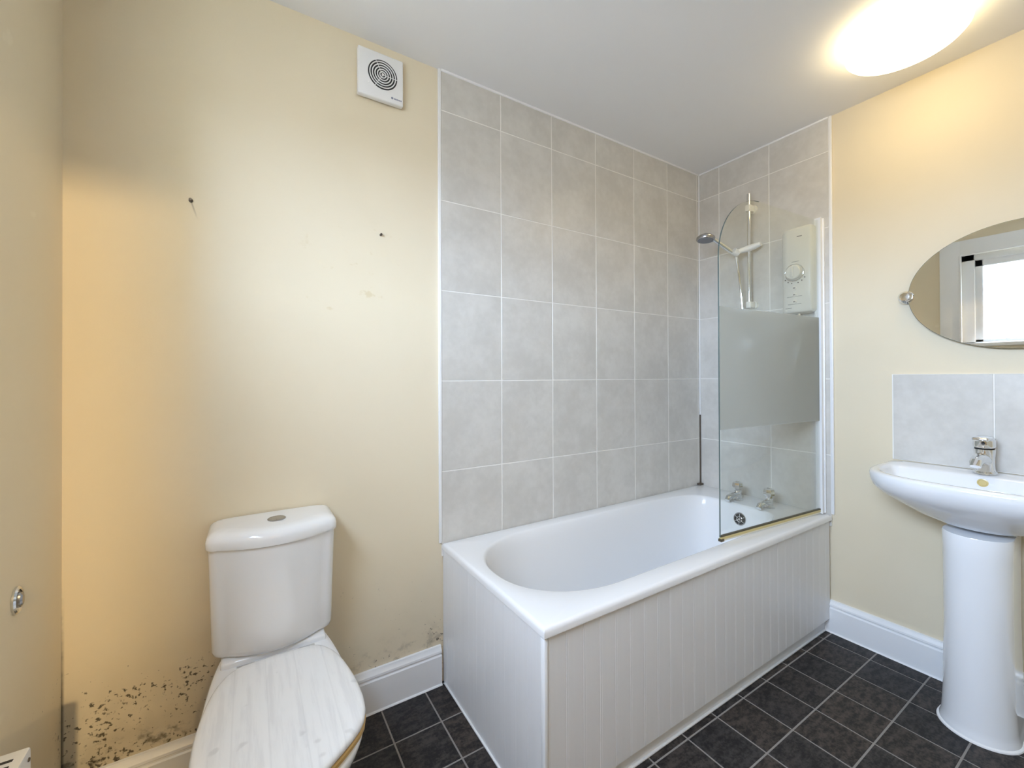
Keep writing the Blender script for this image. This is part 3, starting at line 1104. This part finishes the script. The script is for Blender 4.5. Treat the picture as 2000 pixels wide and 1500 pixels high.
def basin_loop(af, b, xb, z, xc=2.62, nf=2.9, n=80, nbk=7.0):
    pts = []
    for i in range(n):
        t = 2 * PI * (i + 0.5) / n
        c, s = math.cos(t), math.sin(t)
        if c >= 0:
            a, nn = xb - xc, nbk
        else:
            a, nn = af, nf
        pts.append((xc + a * math.copysign(abs(c) ** (2 / nn), c), BYC + b * math.copysign(abs(s) ** (2 / nn), s), z))
    return pts


XB = W - 0.002
loops = [basin_loop(0.095, 0.088, 2.70, 0.681, nf=2.2, nbk=3), basin_loop(0.118, 0.115, 2.72, 0.688, nf=2.2, nbk=3), basin_loop(0.150, 0.170, 2.75, 0.708, nf=2.3, nbk=4), basin_loop(0.196, 0.222, XB, 0.740, nf=2.4),
         basin_loop(0.243, 0.264, XB, 0.772, nf=2.6), basin_loop(0.264, 0.281, XB, 0.797, nf=2.8), basin_loop(0.2735, 0.2875, XB, 0.822), basin_loop(0.275, 0.289, XB, 0.842), basin_loop(0.272, 0.2865, XB, 0.850), basin_loop(0.264, 0.279, XB, 0.854),
         basin_loop(0.250, 0.266, XB - 0.02, 0.854), basin_loop(0.244, 0.259, 2.678, 0.850, nbk=4.5), basin_loop(0.238, 0.252, 2.668, 0.842, nbk=4), basin_loop(0.225, 0.236, 2.660, 0.80, nbk=3.2), basin_loop(0.185, 0.190, 2.64, 0.755, nf=2.4, nbk=2.6),
         basin_loop(0.11, 0.11, 2.63, 0.725, xc=2.56, nf=2.2, nbk=2.2), basin_loop(0.03, 0.03, 2.585, 0.716, xc=2.56, nf=2, nbk=2)]
m = MB().loft(loops)
obj('basin_bowl', m, 'ceramic', bs, 50)
oh = obj('basin_overflow', MB().lathe([(0, 0), (0.014, 0), (0.0145, 0.003), (0.011, 0.0035), (0.010, 0.0015), (0, 0.0015)], (2.6655, BYC + 0.005, 0.826), (-1, 0, 0.1), 28), 'overflow_brass', bs)
oh['label'] = 'yellowed overflow ring'
obj('basin_waste', MB().lathe([(0.02, 0), (0.02, 0.003), (0.012, 0.002), (0, 0.001)], (2.56, BYC, 0.7165), n=24), 'chrome', bs)

pd = thing('basin_pedestal', (2.58, BYC, 0), 'tall white ceramic pedestal standing under the basin', 'pedestal')


def ped_loop(r, z, back=2.70):
    pts = []
    n = 40
    for i in range(n + 1):
        a = PI / 2 + PI * i / n
        pts.append((2.548 + r * 1.02 * math.cos(a), BYC + r * math.sin(a), z))
    pts = pts + [(back, BYC - r * 0.93, z), (back, BYC + r * 0.93, z)]
    return pts


m = MB().loft([ped_loop(0.096, 0.0), ped_loop(0.096, 0.012), ped_loop(0.0925, 0.02), ped_loop(0.090, 0.04), ped_loop(0.086, 0.12), ped_loop(0.0825, 0.35), ped_loop(0.083, 0.60), ped_loop(0.085, 0.664), ped_loop(0.083, 0.670)])
obj('pedestal_column', m, 'ceramic', pd, 40)
obj('foot_sealant', MB().loft([ped_loop(0.103, 0.0), ped_loop(0.102, 0.004), ped_loop(0.0965, 0.007)]), 'trim', pd, 40)

tp = thing('basin_tap', (2.715, -1.192, 0.854), 'chrome single lever mixer tap on the wash basin', 'tap')
tx, ty, tz = 2.715, -1.192, 0.854
m = MB().lathe([(0, 0), (0.026, 0), (0.026, 0.004), (0.0225, 0.008), (0.021, 0.035), (0.023, 0.060), (0.0235, 0.070), (0, 0.072)], (tx, ty, tz), (-0.06, 0, 1), 28)
obj('tap_body', m, 'chrome', tp)
m = MB().tube([(tx - 0.004, ty, tz + 0.036), (tx - 0.05, ty, tz + 0.046), (tx - 0.085, ty, tz + 0.046), (tx - 0.105, ty, tz + 0.040), (tx - 0.110, ty, tz + 0.030)], [0.018, 0.0165, 0.0145, 0.0135, 0.012], 18)
obj('spout', m, 'chrome', tp)
obj('collar', MB().lathe([(0, 0), (0.0215, 0), (0.0215, 0.003), (0, 0.003)], (tx - 0.0045, ty, tz + 0.0715), (-0.06, 0, 1), 28), 'dark', tp)
m = MB().lathe([(0, 0), (0.0235, 0), (0.0245, 0.006), (0.0235, 0.020), (0.020, 0.023), (0, 0.024)], (tx - 0.005, ty, tz + 0.075), (-0.1, 0, 1), 28)
m.box((tx - 0.058, ty - 0.018, tz + 0.094), (tx + 0.016, ty + 0.018, tz + 0.105), 0.005, 3)
lv = obj('lever', m, 'chrome', tp)
obj('indicator', MB().lathe([(0, 0), (0.0042, 0), (0.0042, 0.001), (0, 0.001)], (tx - 0.0305, ty - 0.002, tz + 0.087), (-1, 0, 0.05), 16), 'dark', lv)

tp.scale = (1.2, 1.2, 1.3)

# ================================================================== MIRROR
MY, MZ, MA, MBR = -1.275, 1.541, 0.300, 0.231
mr = thing('wall_mirror', (W, MY, MZ), 'frameless oval wall mirror reflecting the window', 'mirror')


def ell(x, d):
    n = 96
    return [(x, MY + (MA - d) * math.cos(2 * PI * i / n), MZ + (MBR - d) * math.sin(2 * PI * i / n)) for i in range(n)]


m = MB().loft([ell(W - 0.020, 0.003), ell(W - 0.0235, 0.0), ell(W - 0.0255, 0.0), ell(W - 0.0265, 0.0015)], mis=[1, 1, 1])
m.bm.faces.ensure_lookup_table()
for f in m.bm.faces:
    if len(f.verts) > 4:
        f.material_index = 0 if f.calc_center_median().x < W - 0.024 else 1
obj('mirror_glass', m, ['mirror', 'mirror_edge'], mr, 30)
for s in (1, -1):
    yy = MY + s * (MA + 0.006)
    m = MB().lathe([(0, 0), (0.027, 0), (0.028, 0.008), (0.023, 0.014), (0.015, 0.019), (0.015, 0.026), (0.022, 0.031), (0.023, 0.040), (0.016, 0.047), (0, 0.048)], (W, yy, MZ), (-1, 0, 0), 28)
    obj('mirror_clip', m, 'chrome', mr)

# ================================================================== CEILING LIGHT
LC = (2.385, -1.067)
li = thing('ceiling_light', (LC[0], LC[1], H), 'round glowing opal glass ceiling light above the basin', 'ceiling light')
obj('lamp_base', MB().lathe([(0, 0), (0.11, 0), (0.11, -0.02), (0, -0.02)], (LC[0], LC[1], H), n=48), 'plastic', li)
prof = [(0.112, -0.016), (0.150, -0.026), (0.163, -0.036), (0.168, -0.048), (0.166, -0.058), (0.156, -0.069), (0.135, -0.080), (0.10, -0.089), (0.055, -0.094), (0, -0.0955)]
obj('diffuser', MB().lathe(prof, (LC[0], LC[1], H), n=64), 'lamp', li, 60)

# ================================================================== EXTRACTOR FAN
fx, fz = 0.832, 2.3175
ef = thing('extractor_fan', (fx, 0, fz), 'square white extractor fan with round ringed grille high on the wall', 'extractor fan')
obj('cover', MB().box((fx - 0.082, -0.030, fz - 0.0855), (fx + 0.082, -0.008, fz + 0.0855), 0.005, 3), 'plastic', ef)
obj('mount', MB().box((fx - 0.070, -0.010, fz - 0.072), (fx + 0.070, 0.0, fz + 0.072)), 'plastic', ef, 0)
gcx, gcz = fx + 0.0055, fz + 0.006
gr = obj('grille_opening', MB().lathe([(0, 0), (0.053, 0), (0.053, 0.0008), (0, 0.0008)], (gcx, -0.0301, gcz), (0, -1, 0), 48), 'dark', ef)
for R_ in (0.0465, 0.0375, 0.0285, 0.0195, 0.011):
    obj('grille_ring', MB().torus((gcx, -0.0315, gcz), (0, -1, 0), R_, 0.0021, 48, 8), 'plastic', gr)
obj('grille_hub', MB().lathe([(0, 0), (0.0045, 0), (0.0045, 0.003), (0, 0.004)], (gcx, -0.031, gcz), (0, -1, 0), 20), 'plastic', gr)
for k in range(3):
    a = PI / 2 + 2 * PI * k / 3 + 0.5
    obj('grille_spoke', MB().tube([(gcx, -0.031, gcz), (gcx + 0.054 * math.cos(a), -0.031, gcz + 0.054 * math.sin(a))], 0.0012, 6), 'plastic', gr)
obj('indicator', MB().lathe([(0, 0), (0.0036, 0), (0.003, 0.0015), (0, 0.002)], (fx - 0.046, -0.030, fz - 0.037), (0, -1, 0), 16), 'led', ef)
m = MB()
m.lathe([(0, 0), (0.0042, 0), (0.0042, 0.0005), (0, 0.0005)], (fx + 0.040, -0.030, fz - 0.0665), (0, -1, 0), 16)
for k, w in enumerate((0.0035, 0.003, 0.0035, 0.003, 0.0035, 0.003, 0.003)):
    m.box((fx + 0.0465 + k * 0.0042, -0.0305, fz - 0.0695), (fx + 0.0465 + k * 0.0042 + w, -0.0298, fz - 0.0645))
obj('printed_logo', m, 'grey_print', ef, 0)

# ================================================================== LEFT WALL FITTINGS
ch = thing('chrome_wall_fixing', (0, -0.261, 0.743), 'small oval chrome fixing left on the cream left wall', 'wall fixing')
m = MB().lathe([(0, 0), (0.026, 0), (0.026, 0.004), (0.0225, 0.007), (0.0195, 0.006), (0.0185, 0.0035), (0, 0.0035)], (0, -0.261, 0.743), (1, 0, 0), 36, sx=1.12, sy=0.86)
obj('rim', m, 'chrome', ch)
m = MB().lathe([(0, 0.003), (0.013, 0.003), (0.012, 0.009), (0.008, 0.012), (0, 0.012)], (0, -0.261, 0.743), (1, 0, 0), 28, sx=1.3, sy=0.7)
obj('boss', m, 'chrome_dark', ch)

HY0, HY1, HZ0, HZ1, HX = -1.12, -0.513, 0.20, 0.576, 0.100
ht = thing('panel_heater', (0, (HY0 + HY1) / 2, HZ0), 'white slotted panel heater on the left wall at bottom corner', 'heater')
m = MB().box((0.018, HY0, HZ0), (HX, HY1, HZ1), 0.004, 2)
obj('casing', m, 'plastic', ht)
obj('bracket', MB().box((0, HY0 + 0.1, HZ0 + 0.05), (0.02, HY1 - 0.1, HZ1 - 0.05)), 'plastic', ht, 0)
y = HY1 - 0.022
while y > HY0 + 0.03:
    obj('slot', MB().box((0.030, y - 0.006, HZ1 - 0.001), (0.086, y, HZ1 + 0.0006), 0.0004, 1), 'dark', ht, 0)
    y -= 0.0155
obj('screw', MB().lathe([(0, 0), (0.0035, 0), (0.003, 0.0015), (0, 0.0015)], (HX, HY1 - 0.012, HZ1 - 0.016), (1, 0, 0), 14), 'steel', ht)

# screws left in the back wall
m = MB().lathe([(0, 0), (0.0055, 0), (0.0055, 0.002), (0.003, 0.003), (0.0025, 0.012), (0.0045, 0.012), (0.004, 0.0145), (0, 0.015)], (0.273, 0, 1.748), (0, -1, 0), 16)
tag(obj('wall_screw', m, 'steel', None, 30, (0.273, 0, 1.748)), 'dark screw left in wall above the toilet, the left one', 'screw', 'screws left in the wall')
m = MB().lathe([(0, 0), (0.0038, 0), (0.0038, 0.002), (0.0025, 0.003), (0.0025, 0.010), (0.0042, 0.010), (0.004, 0.0125), (0, 0.013)], (0.836, 0, 1.744), (0, -1, 0), 16)
tag(obj('wall_screw', m, 'steel', None, 30, (0.836, 0, 1.744)), 'smaller dark screw left in wall, the one nearer the tiles', 'screw', 'screws left in the wall')
